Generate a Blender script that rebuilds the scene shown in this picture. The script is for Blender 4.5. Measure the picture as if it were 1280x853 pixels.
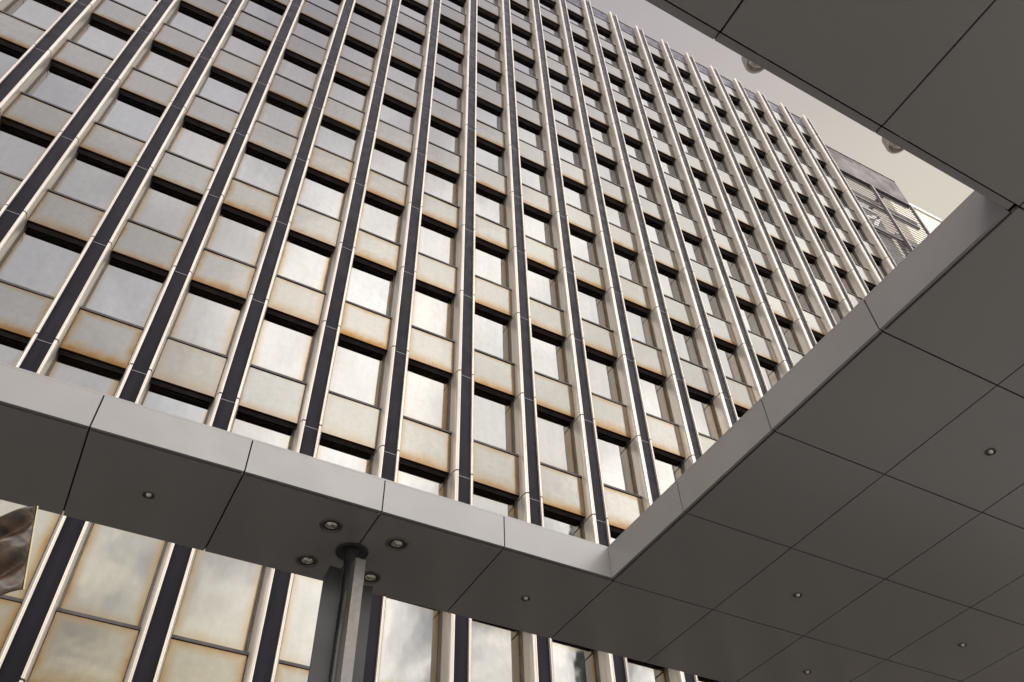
import bpy, bmesh, math, random
from mathutils import Vector, Matrix
import numpy as np
random.seed(7)
scene = bpy.context.scene
for o in list(bpy.data.objects):
    bpy.data.objects.remove(o)

# ------------------------------------------------------------------ camera
Z0 = 16.84
cam_d = bpy.data.cameras.new("camera")
cam = bpy.data.objects.new("camera", cam_d)
scene.collection.objects.link(cam)
R = Matrix(((0.88486, -0.33921, -0.31931), (-0.46515, -0.68112, -0.56543), (-0.02569, 0.64886, -0.76048)))
cam.matrix_world = Matrix.Translation((2.6782, -15.6017, 1.70)) @ R.to_4x4()
cam_d.sensor_width = 36.0
cam_d.lens = 1130.93 / 1280 * 36
cam_d.clip_end = 3000
scene.camera = cam

# ------------------------------------------------------------------ world
SUN = Vector((-0.66, -0.44, 0.61)).normalized()
w = bpy.data.worlds.new("World")
scene.world = w
w.use_nodes = True
nt = w.node_tree
N, L = nt.nodes, nt.links
N.clear()
out = N.new('ShaderNodeOutputWorld')
bg = N.new('ShaderNodeBackground')
bg.inputs['Strength'].default_value = 0.10
L.new(bg.outputs[0], out.inputs[0])
sky = N.new('ShaderNodeTexSky')
sky.sky_type = 'NISHITA'
sky.sun_disc = False
sky.sun_elevation = math.asin(SUN.z)
sky.sun_rotation = math.atan2(SUN.x, SUN.y)
tc = N.new('ShaderNodeTexCoord')


def vdot(vec, src, tree):
    n = tree.nodes.new('ShaderNodeVectorMath')
    n.operation = 'DOT_PRODUCT'
    tree.links.new(src, n.inputs[0])
    n.inputs[1].default_value = vec
    return n.outputs['Value']


def mrange(src, a, b, c, d, tree, smooth=True):
    n = tree.nodes.new('ShaderNodeMapRange')
    if smooth:
        n.interpolation_type = 'SMOOTHSTEP'
    tree.links.new(src, n.inputs['Value'])
    for k, v in zip(('From Min', 'From Max', 'To Min', 'To Max'), (a, b, c, d)):
        n.inputs[k].default_value = v
    return n.outputs['Result']


def math2(op, a, b, tree):
    n = tree.nodes.new('ShaderNodeMath')
    n.operation = op
    for i, v in enumerate((a, b)):
        if v is None:
            continue
        if isinstance(v, (int, float)):
            n.inputs[i].default_value = v
        else:
            tree.links.new(v, n.inputs[i])
    return n.outputs[0]


def mixc(fac, a, b, tree, mode='MIX'):
    n = tree.nodes.new('ShaderNodeMix')
    n.data_type = 'RGBA'
    n.blend_type = mode
    for sock, v in ((n.inputs[0], fac), (n.inputs[6], a), (n.inputs[7], b)):
        if isinstance(v, (int, float)):
            sock.default_value = v
        elif isinstance(v, tuple):
            sock.default_value = (v[0], v[1], v[2], 1)
        else:
            tree.links.new(v, sock)
    return n.outputs[2]


def noise(src, scale, detail, tree, rough=0.5, dist=0.0):
    n = tree.nodes.new('ShaderNodeTexNoise')
    tree.links.new(src, n.inputs['Vector'])
    n.inputs['Scale'].default_value = scale
    n.inputs['Detail'].default_value = detail
    n.inputs['Roughness'].default_value = rough
    n.inputs['Distortion'].default_value = dist
    return n.outputs['Fac']


D = tc.outputs['Generated']
# high thin overcast: brightest where the sun stands behind it, warmer low down
glow = mrange(vdot(tuple(Vector((0.43, -0.52, 0.70)).normalized()), D, nt), 0.84, 0.975, 0.0, 1.0, nt)
warm = mrange(vdot((0.62, 0.10, -0.78), D, nt), -0.55, -0.12, 0.0, 1.0, nt)
base = mixc(warm, (4.7, 4.2, 4.15), (7.5, 6.8, 5.5), nt)
street = mrange(vdot((0.0, -1.0, 0.0), D, nt), 0.0, 0.5, 0.0, 1.0, nt)
base = mixc(street, base, (28.5, 28.1, 28.6), nt)
lowc = mrange(vdot((0.0, 0.0, 1.0), D, nt), 0.45, 0.72, 0.75, 0.0, nt)
base = mixc(math2('MULTIPLY', lowc, street, nt), base, (34.0, 31.5, 23.0), nt)
base = mixc(glow, base, (60.0, 58.5, 55.5), nt)
highc = mrange(vdot((0.0, 0.0, 1.0), D, nt), 0.80, 0.94, 0.0, 0.85, nt)
street2 = mrange(vdot((0.0, -1.0, 0.0), D, nt), -0.02, 0.2, 0.0, 1.0, nt)
base = mixc(math2('MULTIPLY', highc, street2, nt), base, (27.0, 25.4, 27.2), nt)
n1 = noise(D, 2.6, 6, nt, 0.55, 0.6)
n2 = noise(D, 7.5, 6, nt, 0.55, 0.8)
cl = math2('ADD', math2('MULTIPLY', n1, 0.5, nt), math2('MULTIPLY', n2, 0.5, nt), nt)
cloud = mrange(cl, 0.40, 0.60, 0.0, 1.0, nt)
# clouds are more broken towards the street side (the side mirrored in the glass)
back = mrange(vdot((0.0, -1.0, 0.0), D, nt), -0.1, 0.5, 0.28, 1.0, nt)
cdark = math2('MULTIPLY', math2('SUBTRACT', 1.0, cloud, nt), back, nt)
lowe = mrange(vdot((0.0, 0.0, 1.0), D, nt), 0.52, 0.68, 0.85, 0.36, nt)
base = mixc(math2('MULTIPLY', cdark, lowe, nt), base, (8.0, 8.1, 9.2), nt)
col = mixc(0.93, sky.outputs[0], base, nt)
L.new(col, bg.inputs['Color'])

# ------------------------------------------------------------------ sun
sd = bpy.data.lights.new("sun", 'SUN')
sd.energy = 1.3
sd.angle = math.radians(14)
sd.color = (1.0, 0.93, 0.84)
so = bpy.data.objects.new("sun", sd)
scene.collection.objects.link(so)
so.rotation_euler = SUN.to_track_quat('Z', 'Y').to_euler()

scene.view_settings.view_transform = 'Standard'
scene.view_settings.look = 'None'
scene.view_settings.exposure = 0.0
scene.view_settings.gamma = 1.0
scene.render.resolution_x = 1024
scene.render.resolution_y = 682
scene.render.engine = 'CYCLES'

# ------------------------------------------------------------------ materials


def mat(name, col, rough=0.5, metal=0.0, spec=0.5, var=0.12, vscale=3.0, bump=0.0, bscale=30.0,
        streak=None, rvar=0.1):
    m = bpy.data.materials.new(name)
    m.use_nodes = True
    t = m.node_tree
    b = t.nodes['Principled BSDF']
    b.inputs['Metallic'].default_value = metal
    b.inputs['Specular IOR Level'].default_value = spec
    g = t.nodes.new('ShaderNodeNewGeometry').outputs['Position']
    src = g
    if streak:
        mp = t.nodes.new('ShaderNodeMapping')
        mp.inputs['Scale'].default_value = streak
        t.links.new(g, mp.inputs['Vector'])
        src = mp.outputs[0]
    nz = noise(src, vscale, 5, t, 0.6)
    lo = tuple(c * (1 - var) for c in col)
    hi = tuple(min(1, c * (1 + var)) for c in col)
    c = mixc(mrange(nz, 0.3, 0.7, 0, 1, t), lo, hi, t)
    t.links.new(c, b.inputs['Base Color'])
    r = mrange(noise(g, vscale * 2.3, 4, t), 0.3, 0.7, max(0.02, rough - rvar), rough + rvar, t)
    t.links.new(r, b.inputs['Roughness'])
    if bump > 0:
        bp = t.nodes.new('ShaderNodeBump')
        bp.inputs['Strength'].default_value = bump
        bp.inputs['Distance'].default_value = 0.02
        t.links.new(noise(g, bscale, 4, t), bp.inputs['Height'])
        t.links.new(bp.outputs[0], b.inputs['Normal'])
    return m


def weathered_panel(name, tint, edge_amt, rough, bottom=1.0, wave=0.01):
    """mirror-like coated panel whose coating has browned along its edges (UV 0..1 per panel)"""
    m = bpy.data.materials.new(name)
    m.use_nodes = True
    t = m.node_tree
    b = t.nodes['Principled BSDF']
    uv = t.nodes.new('ShaderNodeUVMap')
    uv.uv_map = 'UVMap'
    rn = t.nodes.new('ShaderNodeUVMap')
    rn.uv_map = 'rnd'
    s = t.nodes.new('ShaderNodeSeparateXYZ')
    t.links.new(uv.outputs[0], s.inputs[0])
    r = t.nodes.new('ShaderNodeSeparateXYZ')
    t.links.new(rn.outputs[0], r.inputs[0])
    u, v = s.outputs[0], s.outputs[1]
    rnd, rnd2 = r.outputs[0], r.outputs[1]
    # noise coordinates differ from panel to panel
    off = t.nodes.new('ShaderNodeVectorMath')
    off.operation = 'ADD'
    sc = t.nodes.new('ShaderNodeVectorMath')
    sc.operation = 'SCALE'
    sc.inputs['Scale'].default_value = 37.0
    t.links.new(rn.outputs[0], sc.inputs[0])
    t.links.new(uv.outputs[0], off.inputs[0])
    t.links.new(sc.outputs[0], off.inputs[1])
    P = off.outputs[0]
    nz = noise(P, 2.6, 5, t, 0.6)
    nzf = noise(P, 9.0, 5, t, 0.65)
    dl = math2('MINIMUM', u, math2('SUBTRACT', 1.0, u, t), t)
    dt = math2('SUBTRACT', 1.0, v, t)
    db = math2('SUBTRACT', math2('MULTIPLY', v, 1.0 / bottom, t), 0.03 if bottom > 1 else 0.0, t)
    d = math2('MINIMUM', math2('MINIMUM', dl, dt, t), db, t)
    d = math2('ADD', d, math2('MULTIPLY', math2('SUBTRACT', nz, 0.5, t), 0.16, t), t)
    dm = t.nodes.new('ShaderNodeMapping')
    dm.inputs['Scale'].default_value = (16.0, 1.1, 1)
    t.links.new(P, dm.inputs['Vector'])
    d = math2('ADD', d, math2('MULTIPLY', math2('SUBTRACT', noise(dm.outputs[0], 1.0, 3, t), 0.5, t), 0.05, t), t)
    width = math2('ADD', 0.055, math2('MULTIPLY', rnd, 0.11, t), t)
    q = math2('DIVIDE', d, width, t)
    edge = math2('MULTIPLY', mrange(q, 0.0, 1.25, 1.0, 0.0, t), edge_amt, t)
    core = math2('MULTIPLY', mrange(q, -0.3, 0.45, 1.0, 0.0, t), edge_amt, t)
    amt = math2('ADD', 0.25, math2('MULTIPLY', rnd2, 0.75, t), t)
    edge = math2('MULTIPLY', edge, amt, t)
    core = math2('MULTIPLY', core, amt, t)
    # vertical soft streaks
    mp = t.nodes.new('ShaderNodeMapping')
    mp.inputs['Scale'].default_value = (7.0, 0.6, 1)
    t.links.new(P, mp.inputs['Vector'])
    st = mrange(noise(mp.outputs[0], 1.2, 4, t), 0.35, 0.7, 0.0, 0.11, t)
    blotch = mrange(nzf, 0.35, 0.75, 0.0, 0.2, t)
    tone = mixc(rnd2, tuple(c * 0.90 for c in tint), tint, t)
    warmtone = (tint[0], tint[1] * 0.93, tint[2] * 0.84)
    c = mixc(math2('MULTIPLY', rnd, 0.55, t), tone, warmtone, t)
    c = mixc(math2('ADD', st, blotch, t), c, tuple(x * 0.62 for x in tint), t)
    c = mixc(math2('MULTIPLY', edge, 0.9, t), c, (tint[0] * 0.86, tint[1] * 0.62, tint[2] * 0.34), t)
    c = mixc(math2('MULTIPLY', core, 0.85, t), c, (0.115, 0.052, 0.014), t)
    t.links.new(c, b.inputs['Base Color'])
    b.inputs['Metallic'].default_value = 1.0
    b.inputs['Specular Tint'].default_value = (0.62, 0.62, 0.62, 1)
    rr = math2('ADD', rough, math2('MULTIPLY', math2('ADD', edge, blotch, t), 0.12, t), t)
    t.links.new(rr, b.inputs['Roughness'])
    bp = t.nodes.new('ShaderNodeBump')
    bp.inputs['Strength'].default_value = 0.5
    bp.inputs['Distance'].default_value = wave
    t.links.new(noise(P, 1.8, 2, t), bp.inputs['Height'])
    t.links.new(bp.outputs[0], b.inputs['Normal'])
    return m


M = {}
M['cream'] = mat('cream_aluminium', (0.45, 0.408, 0.375), 0.37, 0.45, 0.5, 0.12, 1.6, streak=(5, 5, 0.3), rvar=0.025)
M['navy'] = mat('dark_blue_metal', (0.0120, 0.0105, 0.0160), 0.40, 0.0, 0.05, 0.25, 1.2, streak=(3, 3, 0.4))
M['seam'] = mat('grey_seam', (0.13, 0.12, 0.14), 0.4, 0.0)
M['bronze'] = mat('dark_bronze', (0.085, 0.055, 0.038), 0.36, 0.55, 0.5, 0.35, 4.0)
M['jamb'] = mat('jamb_metal', (0.095, 0.084, 0.074), 0.4, 0.2, 0.5, 0.4, 5.0, streak=(8, 8, 0.5))
M['black'] = mat('black_head_metal', (0.070, 0.062, 0.066), 0.50, 0.0, 0.15, 0.25, 3.0)
M['glass'] = weathered_panel('mirror_glass', (0.205, 0.205, 0.206), 1.0, 0.025, 1.0, 0.006)
M['spandrel'] = weathered_panel('weathered_spandrel', (0.176, 0.171, 0.162), 1.0, 0.085, 1.9, 0.012)
M['parapet'] = mat('mauve_parapet', (0.075, 0.068, 0.10), 0.55, 0.0, 0.12, 0.2, 1.0)
M['core'] = mat('dark_core', (0.05, 0.048, 0.05), 0.7)
M['soffit'] = mat('soffit_metal', (0.212, 0.205, 0.201), 0.24, 0.25, 0.5, 0.02, 0.3, rvar=0.01, bump=0.12, bscale=1.1)
M['fascia'] = mat('fascia_metal', (0.20, 0.192, 0.194), 0.34, 0.22, 0.5, 0.04, 1.0, rvar=0.04, bump=0.2, bscale=1.4)
M['gap'] = mat('black_gap', (0.006, 0.006, 0.006), 0.8)
M['trim'] = mat('lamp_trim', (0.11, 0.10, 0.095), 0.35, 0.6)
M['baffle'] = mat('lamp_baffle', (0.035, 0.033, 0.03), 0.4, 0.3)
M['lens'] = mat('lamp_lens', (0.60, 0.56, 0.50), 0.15, 0.85, 0.5, 0.2, 60)
M['column'] = mat('column_steel', (0.018, 0.0175, 0.020), 0.36, 0.2, 0.5, 0.05, 3.0)
M['fin_lit'] = mat('fin_steel_lit', (0.15, 0.138, 0.136), 0.42, 0.2, 0.5, 0.05, 6.0, bump=0.05, bscale=80)  # same steel as the other fins, its lit face lightened in the colour
M['fin_shaded'] = mat('fin_steel_shaded', (0.017, 0.016, 0.019), 0.36, 0.2, 0.4, 0.04, 1.0, rvar=0.03)  # darker copy of the fin steel, shade of the unlit plates in its colour
M['flag'] = mat('brown_satin', (0.060, 0.038, 0.027), 0.34, 0.0, 0.4, 0.65, 4.0, streak=(1.0, 1, 3.0), bump=0.15, bscale=12)  # colour streaks stand in for light and dark along the folds
M['hem'] = mat('flag_hem', (0.55, 0.50, 0.30), 0.6)
M['louver'] = mat('louver_metal', (0.62, 0.58, 0.58), 0.45, 0.3)
M['blade'] = mat('blade_metal', (0.10, 0.088, 0.092), 0.6, 0.0, 0.1)
M['post'] = mat('post_metal', (0.12, 0.095, 0.10), 0.5, 0.3)
M['wing_wall'] = mat('wing_wall', (0.11, 0.10, 0.11), 0.6)
M['mauve'] = mat('mauve_band', (0.085, 0.066, 0.074), 0.55, 0.0, 0.12, 0.45, 0.35)
M['pale'] = mat('pale_cladding', (0.55, 0.50, 0.44), 0.6)
M['white'] = mat('white_metal', (0.7, 0.68, 0.68), 0.5)
M['pavement'] = mat('granite_pavement', (0.32, 0.31, 0.30), 0.6, 0, 0.4, 0.2, 0.8)
M['stone'] = mat('tower_stone', (0.25, 0.23, 0.20), 0.8)
M['copper'] = mat('dark_copper', (0.045, 0.085, 0.08), 0.6)
M['glassdark'] = mat('tower_glass', (0.03, 0.04, 0.05), 0.1)

# paving joints
_t = M['pavement'].node_tree
_b = _t.nodes['Principled BSDF']
_g = _t.nodes.new('ShaderNodeNewGeometry').outputs['Position']
_br = _t.nodes.new('ShaderNodeTexBrick')
_t.links.new(_g, _br.inputs['Vector'])
_br.inputs['Scale'].default_value = 1.0
_br.inputs['Brick Width'].default_value = 1.2
_br.inputs['Row Height'].default_value = 0.6
_br.inputs['Mortar Size'].default_value = 0.008
_br.inputs['Color1'].default_value = (0.35, 0.34, 0.33, 1)
_br.inputs['Color2'].default_value = (0.275, 0.267, 0.26, 1)
_br.inputs['Mortar'].default_value = (0.10, 0.10, 0.10, 1)
_t.links.new(_br.outputs['Color'], _b.inputs['Base Color'])

# ------------------------------------------------------------------ mesh helper
col0 = scene.collection


class MB:
    def __init__(self):
        self.v, self.f, self.mi, self.uv, self.rn = [], [], [], [], []

    def quad(self, pts, mi=0, uv=None, rn=(0, 0)):
        i = len(self.v)
        self.v += [tuple(p) for p in pts]
        self.f.append(tuple(range(i, i + len(pts))))
        self.mi.append(mi)
        self.uv.append(uv or [(0.5, 0.5)] * len(pts))
        self.rn.append(rn)

    def box(self, x0, x1, y0, y1, z0, z1, mi=0):
        c = [Vector((x, y, z)) for x in (x0, x1) for y in (y0, y1) for z in (z0, z1)]
        self.hexa(c, mi)

    def hexa(self, c, mi=0):
        # c ordered x,y,z binary
        for a in ((0, 1, 3, 2), (4, 6, 7, 5), (0, 4, 5, 1), (2, 3, 7, 6), (0, 2, 6, 4), (1, 5, 7, 3)):
            self.quad([c[k] for k in a], mi)

    def prism(self, prof, z0, z1, mi=0, close=True):
        """vertical extrusion of a plan profile [(x, y)...]"""
        n = len(prof)
        for k in range(n if close else n - 1):
            a, b = prof[k], prof[(k + 1) % n]
            self.quad([(a[0], a[1], z0), (b[0], b[1], z0), (b[0], b[1], z1), (a[0], a[1], z1)], mi)
        if close:
            self.quad([(p[0], p[1], z1) for p in prof], mi)
            self.quad([(p[0], p[1], z0) for p in reversed(prof)], mi)

    def lathe(self, prof, center, axis=Vector((0, 0, 1)), n=28, mi=0):
        """prof: [(r, h)...] revolved about axis through center"""
        axis = axis.normalized()
        q = axis.to_track_quat('Z', 'Y')
        rings = []
        for r, h in prof:
            rings.append([Vector(center) + q @ Vector((r * math.cos(2 * math.pi * k / n), r * math.sin(2 * math.pi * k / n), h)) for k in range(n)])
        for a, b in zip(rings, rings[1:]):
            for k in range(n):
                j = (k + 1) % n
                self.quad([a[k], a[j], b[j], b[k]], mi)

    def bar(self, a, b, w, d=None, mi=0):
        a, b = Vector(a), Vector(b)
        d = d or w
        q = (b - a).to_track_quat('Z', 'Y')
        c = []
        for x in (-w / 2, w / 2):
            for y in (-d / 2, d / 2):
                for e in (a, b):
                    c.append(e + q @ Vector((x, y, 0)))
        self.hexa(c, mi)

    def build(self, name, mats, parent=None, smooth=False, loc=None):
        me = bpy.data.meshes.new(name)
        vs = self.v
        if loc is not None:
            vs = [(p[0] - loc[0], p[1] - loc[1], p[2] - loc[2]) for p in vs]
        me.from_pydata(vs, [], self.f)
        if not isinstance(mats, (list, tuple)):
            mats = [mats]
        for m in mats:
            me.materials.append(m)
        me.polygons.foreach_set('material_index', self.mi)
        u1 = me.uv_layers.new(name='UVMap')
        u2 = me.uv_layers.new(name='rnd')
        u1.data.foreach_set('uv', [c for f in self.uv for p in f for c in p])
        u2.data.foreach_set('uv', [c for f, r in zip(self.f, self.rn) for _ in f for c in r])
        bm = bmesh.new()
        bm.from_mesh(me)
        bmesh.ops.remove_doubles(bm, verts=bm.verts, dist=1e-5)
        bmesh.ops.recalc_face_normals(bm, faces=bm.faces)
        bm.to_mesh(me)
        bm.free()
        if smooth:
            me.polygons.foreach_set('use_smooth', [True] * len(me.polygons))
            me.set_sharp_from_angle(angle=math.radians(35))
        o = bpy.data.objects.new(name, me)
        col0.objects.link(o)
        if loc is not None:
            o.location = loc
        if parent is not None:
            o.parent = parent
            o.matrix_parent_inverse = Matrix.Translation(parent.location).inverted()
        return o


def thing(name, label, cat, loc=(0, 0, 0), group=None):
    o = bpy.data.objects.new(name, None)
    o.empty_display_size = 0.3
    col0.objects.link(o)
    o.location = loc
    tag(o, label, cat, group)
    return o


def tag(o, label, cat, group=None):
    o['label'] = label
    o['category'] = cat
    if group:
        o['group'] = group
    return o


def structure(o):
    o['kind'] = 'structure'
    return o


# ------------------------------------------------------------------ ground
g = MB()
g.quad([(-900, -900, 0), (900, -900, 0), (900, 900, 0), (-900, 900, 0)])
structure(g.build('pavement', M['pavement']))

# ------------------------------------------------------------------ office tower
PT = 1.9977
FH = 3.7
W2 = 0.271
I0, I1 = -5, 18
K0, K1 = -4, 11
YS, YG = 0.30, 0.54


def ZK(k):
    # storey heights shrink slightly towards the top
    return Z0 + k * FH - (0.0094 * (k - 3) ** 2 if k > 3 else 0)


tower = thing('office_tower', 'tall office tower with cream edged dark piers, mirrored windows and rust stained panels', 'office tower', (0, 0, 0))
tower.location = (13.0, 0, 0)

x_l = I0 * PT - W2
x_r = I1 * PT + W2
top = Z0 + 43.0
b = MB()
b.box(x_l, x_r, 0.66, 24, 0, top - 0.15)
b.box(x_l + 0.05, x_r - 0.05, 0.4, 0.64, 0, ZK(K0) + 0.1)
b.build('wall', M['core'], tower)
b = MB()
b.box(x_l + 4, x_r - 6, 6, 20, top - 0.15, top + 2.5)
b.build('roof_plant', M['core'], tower)

FL = [(-W2, 0.60), (-W2, 0.150), (-0.264, 0.085), (-0.247, 0.035), (-0.223, 0.006), (-0.205, 0.0),
      (-0.203, 0.006), (-0.199, 0.006), (-0.197, 0.0), (-0.172, 0.0), (-0.172, 0.075), (-0.19, 0.075), (-0.235, 0.12), (-0.245, 0.60)]


def make_pier(i):
    x = i * PT
    b = MB()
    zs = [0.0] + [ZK(k) for k in range(K0, K1 + 1)] + [Z0 + 42.95]
    for za, zb in zip(zs, zs[1:]):
        for s in (1, -1):
            prof = [(x + s * px, py) for px, py in FL]
            if s < 0:
                prof = prof[::-1]
            g0 = 0.021 if za > 0 else 0.0
            b.prism(prof, za + g0, zb - 0.021 if zb < Z0 + 42 else zb)
    # the flange tips run up to a point at the top
    for s in (1, -1):
        p = [(x + s * -W2, 0.15), (x + s * -0.205, 0.0), (x + s * -0.172, 0.0), (x + s * -0.172, 0.075)]
        zt = Z0 + 42.95
        apex = (x + s * -0.215, 0.02, zt + 0.22)
        for a, c in zip(p, p[1:] + p[:1]):
            b.quad([(a[0], a[1], zt), (c[0], c[1], zt), apex])
    o = b.build('pier', M['cream'], tower, smooth=False, loc=(x, 0, 0))
    d = MB()
    d.box(x - 0.243, x + 0.243, 0.125, 0.655, 0, Z0 + 42.7)
    d.box(x - 0.170, x + 0.170, 0.062, 0.120, 0, Z0 + 42.8)
    for z in zs[1:-1]:
        d.box(x - 0.170, x + 0.170, 0.054, 0.0605, z - 0.13, z - 0.112, 1)
    inf = d.build('pier_infill', [M['navy'], M['seam']], tower, loc=(x, 0, 0))
    inf.parent = o
    inf.matrix_parent_inverse = Matrix.Identity(4)
    inf.location = (0, 0, 0)


for i in range(I0, I1 + 1):
    make_pier(i)

Cc = Vector((2.6782, -15.6017, 1.70))
RT = R.transposed()


def on_screen(p):
    q = RT @ (Vector(p) - Cc)
    if q.z > -0.1:
        return None
    return (640 + 1130.93 * q.x / -q.z, 426.5 - 1130.93 * q.y / -q.z)


def shown(i, z0, z1):
    """rough share of the picture a bay cell takes up, 0 when outside or behind the canopy"""
    pts = [(i * PT + .3, 0.3, z0), (i * PT + 1.7, 0.3, z0), (i * PT + 1.7, 0.3, z1), (i * PT + .3, 0.3, z1)]
    cx = sum(p[0] for p in pts) / 4
    cz = sum(p[2] for p in pts) / 4
    q = on_screen((cx, 0.3, cz))
    if q is None or not (-40 < q[0] < 1320 and -60 < q[1] < 900):
        return 0
    # behind the canopy's near strip?
    zr = cz - Z0
    c = Cc + (Vector((cx, .3, cz)) - Cc) * (8.0 / (cz - Cc.z)) if cz > Cc.z + 8 else None
    if c is not None:
        ii, jj = (c.x - 9.62) / 1.9, (c.y + 6.11) / 1.91
        if jj <= 1.0 and (jj > 0 or ii > 0 or jj < -4):
            return 0
    s = [on_screen(p) for p in pts]
    a = 0
    for k in range(4):
        x0, y0 = s[k]
        x1, y1 = s[(k + 1) % 4]
        a += x0 * y1 - x1 * y0
    return abs(a) / 2


def spandrel_into(b, i, k, rnd):
    xa, xb = i * PT + W2, (i + 1) * PT - W2
    z0, z1 = ZK(k) + 0.10, ZK(k) + 1.50
    m = 0.022
    tx, tz = random.uniform(-.004, .004), random.uniform(-.005, .005)
    # bronze surround with a face, returns at the bottom edge
    b.box(xa + 0.002, xb - 0.002, YS + 0.035, YS + 0.10, z0 + 0.004, z1 - 0.004, 1)
    # front panel, slightly proud, never perfectly in line with its neighbours
    pa, pb, pz0, pz1 = xa + m, xb - m, z0, z1 - 0.055
    f = [Vector((pa, YS - tx - tz, pz0)), Vector((pb, YS + tx - tz, pz0)), Vector((pb, YS + tx + tz, pz1)), Vector((pa, YS - tx + tz, pz1))]
    b.quad(f, 0, [(0, 0), (1, 0), (1, 1), (0, 1)], rnd)
    bk = [Vector((p.x, YS + 0.034, p.z)) for p in f]
    for q in range(4):
        r = (q + 1) % 4
        b.quad([f[q], bk[q], bk[r], f[r]], 1)
    # sill capping
    b.box(xa + 0.003, xb - 0.003, YS - 0.025, YS + 0.11, z1 - 0.05, z1 + 0.012, 2)


def window_into(b, bp, i, k, rnd):
    """b: frame, head and jambs; bp: mirrored pane"""
    xa, xb = i * PT + W2, (i + 1) * PT - W2
    z0, z1 = ZK(k) + 1.51, ZK(k + 1) + 0.10
    # ledge behind sill
    b.box(xa + .003, xb - .003, YS + 0.11, YG + 0.06, z0 - 0.06, z0, 1)
    # head soffit in three stepped strips
    for y0, y1, dz in ((YS + 0.036, YS + 0.075, 0.0), (YS + 0.083, YS + 0.155, 0.01), (YS + 0.163, YG - 0.015, 0.0)):
        b.box(xa + .003, xb - .003, y0, y1, z1 + dz + .004, z1 + 0.10, 1)
    b.box(xa + .003, xb - .003, YS + .05, YG, z1 + .06, z1 + 0.11, 1)
    # slim side stops with fine grooves
    for s, x in ((1, xa), (-1, xb)):
        for y0, y1, dx in ((0.440, 0.447, 0.006), (0.455, 0.50, 0.014), (0.507, YG + 0.05, 0.030)):
            x0, x1 = sorted((x + s * 0.001, x + s * dx))
            b.box(x0, x1, y0, y1, z0 + .002, z1 + .002, 2)
        x0, x1 = sorted((x - s * 0.002, x + s * 0.004))
        b.box(x0, x1, 0.448, YG + .05, z0 + .002, z1 + .002, 2)
    ga, gb = xa + 0.030, xb - 0.030
    # thin frame
    for (a, c, d, e) in ((ga, ga + .02, z0, z1), (gb - .02, gb, z0, z1)):
        b.box(a, c, YG - .012, YG + .04, d, e, 0)
    b.box(ga + .02, gb - .02, YG - .012, YG + .04, z0 + .0, z0 + .03, 0)
    tx, tz = random.uniform(-.003, .003), random.uniform(-.005, .005)
    bp.quad([(ga + .005, YG - tx - tz, z0 + .01), (gb - .005, YG + tx - tz, z0 + .01), (gb - .005, YG + tx + tz, z1 + .05), (ga + .005, YG - tx + tz, z1 + .05)],
            0, [(0, 0), (1, 0), (1, 1), (0, 1)], rnd)
    bp.box(ga + .004, gb - .004, YG + .012, YG + .03, z0 + .01, z1 + .05, 1)


def dirt(k, i):
    # the coating has suffered most on the lower storeys
    a = 1.0 if k <= 1 else max(0.25, 1.0 - 0.14 * (k - 1))
    lo = 0.55 if k <= -2 else 0.0
    if 4 <= i <= 8 and -1 <= k <= 3:
        lo = 0.5
    return ((lo + (1 - lo) * random.random()) * a, (lo + (1 - lo) * random.random()) * (0.4 + 0.6 * a))


cells = [(i, k) for i in range(I0, I1) for k in range(K0, K1)]
rank_s = sorted([(i, k) for i in range(I0, I1) for k in range(K0, K1 + 1)], key=lambda c: -shown(c[0], Z0 + c[1] * FH + .1, Z0 + c[1] * FH + 1.5))
rank_w = sorted(cells, key=lambda c: -shown(c[0], Z0 + c[1] * FH + 1.5, Z0 + c[1] * FH + 3.8))
NI = 99
rest = MB()
for n, (i, k) in enumerate(rank_s):
    rnd = dirt(k, i)
    if n < NI:
        b = MB()
        spandrel_into(b, i, k, rnd)
        b.build('spandrel_panel', [M['spandrel'], M['bronze'], M['black']], tower, loc=((i + .5) * PT, YS, Z0 + k * FH + .8))
    else:
        spandrel_into(rest, i, k, rnd)
o = rest.build('spandrel_panels', [M['spandrel'], M['bronze'], M['black']], tower)
o['kind'] = 'stuff'
rest, restp = MB(), MB()
for n, (i, k) in enumerate(rank_w):
    rnd = dirt(k, i)
    if n < NI:
        b, bp = MB(), MB()
        window_into(b, bp, i, k, rnd)
        loc = ((i + .5) * PT, YG, Z0 + k * FH + 2.6)
        o = b.build('window', [M['bronze'], M['black'], M['jamb']], tower, loc=loc)
        p = bp.build('pane', [M['glass'], M['core']], None, loc=loc)
        p.parent = o
        p.location = (0, 0, 0)
    else:
        window_into(rest, restp, i, k, rnd)
o = rest.build('windows', [M['bronze'], M['black'], M['jamb']], tower)
o['kind'] = 'stuff'
p = restp.build('panes', [M['glass'], M['core']], None)
p.parent = o
p.matrix_parent_inverse = (o.matrix_parent_inverse @ Matrix.Identity(4)).copy()
p.matrix_parent_inverse = Matrix.Identity(4)
p['kind'] = 'stuff'
for i in range(I0, I1):
    xa, xb = i * PT + W2, (i + 1) * PT - W2
    b = MB()
    b.box(xa + .002, xb - .002, YS + .01, YS + .12, ZK(K1) + 1.513, Z0 + 43.0)
    b.box(xa + .002, xb - .002, YS - .02, YS + .5, Z0 + 43.002, Z0 + 43.07, 1)
    b.build('parapet_panel', [M['parapet'], M['black']], tower, loc=((i + .5) * PT, YS, Z0 + 42.6))

# ------------------------------------------------------------------ canopy
O = Vector((9.624, -6.1132, -7.1389 + Z0))
U = Vector((1.9035, 0.0536, 0.0676))
V = Vector((0.0012, 1.9099, 0.0887))


def cp(i, j, h=0.0):
    return O + U * i + V * j + Vector((0, 0, h))


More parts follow.
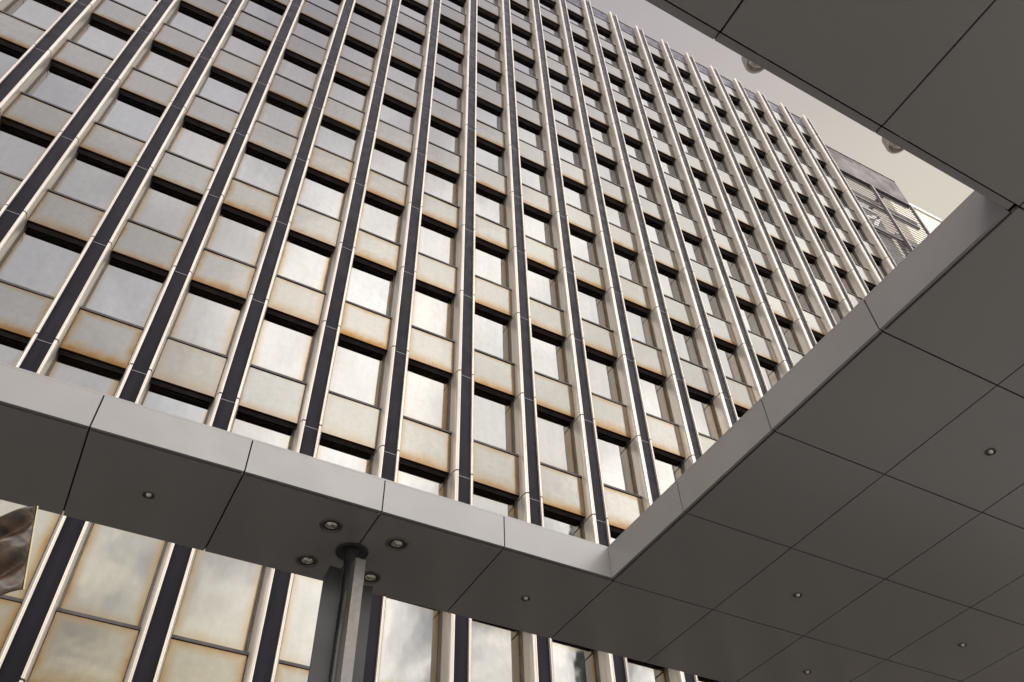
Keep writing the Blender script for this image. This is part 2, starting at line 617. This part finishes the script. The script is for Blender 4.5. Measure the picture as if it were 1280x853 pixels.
canopy = thing('canopy', 'grey metal entrance canopy seen from below with a rectangular opening to the sky', 'canopy', tuple(cp(0, 1)))
IL, IR, JN, JF = -8, 6, -7, 1
OL = -7      # opening from i=-7..0, j=-4..0


def solid(cell):
    i, j = cell
    return not (OL <= i < 0 and -4 <= j < 0)


G = 0.0055   # half joint in cells
for i in range(IL, IR):
    for j in range(JN, JF):
        if not solid((i, j)):
            continue
        b = MB()
        i0, i1, j0, j1 = i + G, i + 1 - G, j + G, j + 1 - G
        e = 0.011
        rise = 0.006
        rng = random.uniform(-0.0015, 0.0015)
        lo = [cp(i0, j0, rng), cp(i1, j0, -rng), cp(i1, j1, rng), cp(i0, j1, -rng)]
        hi = [cp(i0, j0, 0.05), cp(i1, j0, 0.05), cp(i1, j1, 0.05), cp(i0, j1, 0.05)]
        b.quad(lo)
        b.quad(hi)
        for q in range(4):
            r = (q + 1) % 4
            b.quad([lo[q], lo[r], hi[r], hi[q]])
        b.build('soffit_panel', M['soffit'], canopy, loc=tuple(cp(i + .5, j + .5)))
# hidden deck above the soffit panels (black in the joints)
b = MB()


def slab(i0, i1, j0, j1, h0, h1, mi=0):
    c = [cp(i, j, h) for i in (i0, i1) for j in (j0, j1) for h in (h0, h1)]
    b.hexa(c, mi)


s_ = 0.01
slab(IL + s_, IR - s_, s_, JF - s_, .055, .55)
slab(IL + s_, IR - s_, JN + s_, -4 - s_, .055, .55)
slab(s_, IR - s_, -4 - s_ + .001, s_ - .001, .056, .549)
slab(IL + s_, OL - s_, -4 - s_ + .001, s_ - .001, .056, .549)
b.build('deck', M['gap'], canopy)
# fascia panels round the opening, one per module
HF = 0.55
T = 0.03     # proud of the grid line, in cells


def fascia(a0, a1, b0, b1):
    m = MB()
    c = [cp(i, j, h) for i in (a0, a1) for j in (b0, b1) for h in (0.012, HF)]
    m.hexa(c)
    return m.build('fascia_panel', M['fascia'], canopy, loc=tuple(cp((a0 + a1) / 2, (b0 + b1) / 2)))


g_ = 0.005
for i in range(OL, 0):
    lo_ = i + (T if i == OL else g_)
    hi_ = i + 1 - (T + .002 if i == -1 else g_)
    fascia(lo_, hi_, -T, -.008)             # far side, faces the camera
    fascia(lo_, hi_, -4 + .003, -4 + T + .012)  # near side
for j in range(-4, 0):
    lo_ = j + (T + .02 if j == -4 else g_)
    hi_ = j + 1 - (.012 if j == -1 else g_)
    fascia(-T, -.008, lo_, hi_)
    fascia(OL + .008, OL + T, lo_, hi_)
# outer fascias
for i in range(IL, IR):
    fascia(i + g_, i + 1 - g_, JF - .004, JF + .012)
    fascia(i + g_, i + 1 - g_, JN - .012, JN + .004)
for j in range(JN, JF):
    fascia(IR - .004, IR + .012, j + g_, j + 1 - g_)
    fascia(IL - .012, IL + .004, j + g_, j + 1 - g_)
# flashing on top
b = MB()
slab(IL - .01, IR + .01, -.03, JF + .01, HF + .002, HF + .03)
slab(IL - .01, IR + .01, JN - .01, -4 + .03, HF + .002, HF + .03)
slab(-.03, IR + .01, -4 + .032, -.032, HF + .002, HF + .03)
slab(IL - .01, OL + .03, -4 + .032, -.032, HF + .002, HF + .03)
b.build('roof_sheet', M['fascia'], canopy)

NC = U.cross(V).normalized()


def downlight(i, j, r, label, group):
    c = cp(i, j, 0.0)
    t = thing('downlight', label, 'downlight', tuple(c), group)
    b = MB()
    b.lathe([(r * 0.80, 0.0), (r * 0.84, -0.012), (r * 0.95, -0.016), (r, -0.008), (r, 0.004)], c, NC)
    b.build('trim_ring', M['trim'], t, smooth=True, loc=tuple(c))
    b = MB()
    b.lathe([(r * 0.80, -0.002), (r * 0.62, -0.004), (r * 0.50, -0.0035)], c, NC)
    b.build('baffle', M['baffle'], t, smooth=True, loc=tuple(c))
    b = MB()
    b.lathe([(r * 0.52, -0.004), (r * 0.40, -0.018), (r * 0.2, -0.028), (0.001, -0.031)], c, NC, 24)
    b.build('lens', M['lens'], t, smooth=True, loc=tuple(c))
    return t


RB, RS = 0.158, 0.072
gr1, gr2 = 'large downlights round the canopy column', 'small downlights in the canopy soffit'
downlight(-2.267, .283, RB, 'large round downlight left of the column head, the one nearer the fascia', gr1)
downlight(-2.274, .788, RB, 'large round downlight left of the column head, the one nearer the lower windows', gr1)
downlight(-1.750, .286, RB, 'large round downlight right of the column head, the one nearer the fascia', gr1)
downlight(-1.758, .793, RB, 'large round downlight right of the column, peeping out behind its steel fins', gr1)
downlight(-3.514, .504, 0.080, 'small downlight in the soffit panel at far left', gr2)
downlight(-0.512, .527, RS, 'small downlight in the soffit panel left of the opening corner', gr2)
downlight(1.491, -2.52, RS, 'small downlight at far right of the wide soffit, highest of the small ones', gr2)
downlight(1.502, -.498, RS, 'small downlight in the middle of the right soffit below the opening corner', gr2)
downlight(3.444, -.512, RS, 'small downlight in the lower right corner of the soffit', gr2)
downlight(2.485, .497, RS, 'small downlight at the bottom of the soffit close to the last facade window', gr2)
downlight(3.72, .27, RB, 'large round downlight cut by the bottom edge of the picture at right', gr1)


def edge_light(i, label):
    c = cp(i, -4 + T + .014, 0.075)
    r = 0.10
    t = thing('fascia_light', label, 'light', tuple(c), 'round lights on the near fascia of the opening')
    b = MB()
    b.lathe([(r * .78, 0.0), (r * .82, -.02), (r * .96, -.02), (r, -.008), (r, 0.12), (0.001, 0.12)], c, NC)
    b.build('housing', M['louver'], t, smooth=True, loc=tuple(c))
    b = MB()
    b.lathe([(r * .79, .0), (r * .6, -.018), (r * .3, -.03), (.001, -.034)], c, NC)
    b.build('lens', M['lens'], t, smooth=True, loc=tuple(c))


edge_light(-1.746, 'round light on the near fascia against the sky, the upper left one')
edge_light(-.836, 'round light on the near fascia against the sky, the one nearer the louvred plant room')

# ------------------------------------------------------------------ column
cc = cp(-2.012, .53)
column = thing('canopy_column', 'dark steel column with upright fins and a round collar under the canopy', 'column', (cc.x, cc.y, 0))
b = MB()
b.lathe([(0.235, -.003), (0.235, -.02), (0.228, -.028), (0.10, -.03), (0.001, -.03)], cc, NC, 40)
b.build('collar', M['column'], column, smooth=True)
b = MB()
b.lathe([(0.13, -.03), (0.105, -.16), (0.085, -.28)], cc, Vector((0, 0, 1)), 32)
b.lathe([(0.085, -.28), (0.085, -cc.z)], cc, Vector((0, 0, 1)), 32)
b.build('pole', M['column'], column, smooth=True)


def fin(x0, x1, y0, y1, ztop_a, ztop_b, m, name='fin'):
    """flat steel plate; its top edge slopes from x0 (ztop_a) to x1 (ztop_b)"""
    b = MB()
    c = []
    for x, zt in ((x0, ztop_a), (x1, ztop_b)):
        for y in (y0, y1):
            for z in (0.0, zt):
                c.append(Vector((x, y, z)))
    b.hexa(c)
    return b.build(name, m, column)


zc = cc.z
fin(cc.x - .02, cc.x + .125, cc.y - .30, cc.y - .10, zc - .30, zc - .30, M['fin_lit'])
fin(cc.x - .29, cc.x - .10, cc.y - .02, cc.y + .02, zc - .34, zc - .34, M['fin_shaded'])
fin(cc.x - .345, cc.x - .29, cc.y - .02, cc.y + .02, zc - .52, zc - .342, M['fin_shaded'], 'fin_edge')
fin(cc.x + .10, cc.x + .36, cc.y - .02, cc.y + .02, zc - .52, zc - .48, M['fin_shaded'])
fin(cc.x - .06, cc.x + .06, cc.y + .10, cc.y + .38, zc - .34, zc - .34, M['fin_shaded'])

# ------------------------------------------------------------------ flag at the left
flag = thing('flag', 'brown satin flag with a straight light hem at the lower left edge', 'flag', (1.35, -9.0, 0))


def fpt(s, t):
    # s 0 (pole) .. 1 (free end), t 0 (bottom) .. 1 (top)
    TL, TR = Vector((1.39, -9, 5.57)), Vector((2.09, -9, 6.335))
    BL, BR = Vector((1.58, -9, 4.84)), Vector((2.245, -9, 5.62))
    p = (TL * (1 - s) + TR * s) * t + (BL * (1 - s) + BR * s) * (1 - t)
    a = (1.1 * s - .1 * s * s)
    y = 0.085 * math.sin(13 * t + 5.0 * s + 0.8 * math.sin(5 * s)) + 0.022 * math.sin(27 * t - 9 * s) + .04 * math.sin(6 * s)
    y *= (1 - max(0, (s - .72) / .28) ** 2)
    return p + Vector((0, y, 0))


b = MB()
nS, nT = 60, 60
for a in range(nS):
    for c in range(nT):
        q = [fpt((a + da) / nS, (c + dc) / nT) for da, dc in ((0, 0), (1, 0), (1, 1), (0, 1))]
        b.quad(q)
fo = b.build('fabric', M['flag'], flag, smooth=True)
md = fo.modifiers.new('thick', 'SOLIDIFY')
md.thickness = 0.004
b = MB()
for c in range(nT):
    p, q = fpt(1, c / nT), fpt(1, (c + 1) / nT)
    e = Vector((0.010, 0, 0))
    b.hexa([v for x in (Vector((0, 0, 0)), e) for y in (-.005, .005) for v in (p + x + Vector((0, y, 0)), q + x + Vector((0, y, 0)))])
b.build('hem', M['hem'], flag)
b = MB()
b.lathe([(0.035, 0), (0.03, 6.0), (0.045, 6.02), (0.03, 6.08), (0.001, 6.09)], (1.33, -9, 0), Vector((0, 0, 1)), 20)
b.build('flagpole', M['post'], flag, smooth=True)

# ------------------------------------------------------------------ louvred plant building beyond the tower
wing = thing('plant_building', 'plant wing with mauve parapet band and louvre screen right of the office tower', 'building', (43, 3, 0))
xw0, xw1 = 36.9, 49.75
b = MB()
b.box(xw0, xw1 - .3, 3.8, 15, 0, Z0 + 34.5)
b.build('wall', M['wing_wall'], wing)
b = MB()
b.box(xw0, xw1, 2.9, 3.3, Z0 + 45.5, Z0 + 49.0)
b.box(xw1 - .25, xw1, 3.3, 15, Z0 + 48.7, Z0 + 49.0)
b.box(xw0, xw1 - .26, 14.75, 15, Z0 + 48.7, Z0 + 49.0)
b.box(xw0, xw1 + .04, 2.86, 3.35, Z0 + 49.003, Z0 + 49.1, 1)
b.box(xw0, xw1 + .02, 2.87, 3.2, Z0 + 45.3, Z0 + 45.495, 1)
b.build('parapet_band', [M['mauve'], M['black']], wing)
b = MB()
z = Z0 + 20.0
while z < Z0 + 45.2:
    b.box(xw0, xw1, 3.0, 3.02, z, z + 0.11)
    z += 0.42
b.build('louvre_blades', M['blade'], wing)
for x in (37.4, 41.5, 45.6, 49.65):
    b = MB()
    b.box(x - .09, x + .09, 2.80, 3.0, Z0 + 20, Z0 + 45.3)
    b.build('post', M['post'], wing)
for zz in (42.55, 43.15, 38.4):
    b = MB()
    b.box(xw0, xw1, 3.22, 3.45, Z0 + zz, Z0 + zz + .28)
    b.build('rail', M['post'], wing)
for a, c in (((40.5, 3.6, 38.2), (45.2, 3.6, 41.2)), ((45.2, 3.6, 41.3), (42.2, 3.6, 36.4)), ((41, 3.6, 41.8), (45.2, 3.6, 41.8))):
    b = MB()
    b.bar(Vector(a) + Vector((0, 0, Z0)), Vector(c) + Vector((0, 0, Z0)), .35)
    b.build('brace', M['white'], wing)
b = MB()
b.box(xw0, 45.2, 3.5, 3.75, Z0 + 34.52, Z0 + 41.6)
b.box(46.2, 49.2, 3.5, 3.75, Z0 + 34.52, Z0 + 39.9)
b.build('plant_unit', M['wing_wall'], wing)

# ------------------------------------------------------------------ far pale tower
far = thing('distant_tower', 'pale distant tower top peeping out between the louvre screen and the canopy edge', 'building', (118, 30, 0))
# placed by PALE_* numbers
PX0, PX1, PZ = 112.0, 126.3, 150.3
b = MB()
b.box(PX0, PX1, 30, 44, 0, PZ)
b.build('wall', M['pale'], far)
b = MB()
b.box(PX0 - .3, PX1 + .3, 29.7, 44.3, PZ + .003, PZ + .8)
b.build('roof', M['louver'], far)

# ------------------------------------------------------------------ church spire across the street (seen mirrored in the panes)
sx, sy = 53.4, -58.4
ch = thing('church_spire', 'dark copper church spire across the street, seen only as a reflection in the glass', 'church', (sx, sy, 0))
b = MB()
b.box(sx - 3.2, sx + 3.2, sy - 3.2, sy + 3.2, 0, 42)
for q in ((-2.9, -2.9), (-2.9, 2.9), (2.9, -2.9), (2.9, 2.9)):
    b.lathe([(.55, 42), (.55, 46), (.001, 50)], (sx + q[0], sy + q[1], 0), Vector((0, 0, 1)), 8)
b.build('wall', M['stone'], ch)
b = MB()
b.lathe([(2.6, 42.01), (2.5, 46), (1.6, 53), (.8, 64), (.12, 74.5)], (sx, sy, 0), Vector((0, 0, 1)), 8)
b.build('roof', M['copper'], ch)
b = MB()
b.bar((sx, sy, 74.4), (sx, sy, 77.0), .14)
b.bar((sx - .6, sy, 76.1), (sx + .6, sy, 76.1), .14)
b.build('cross', M['copper'], ch)
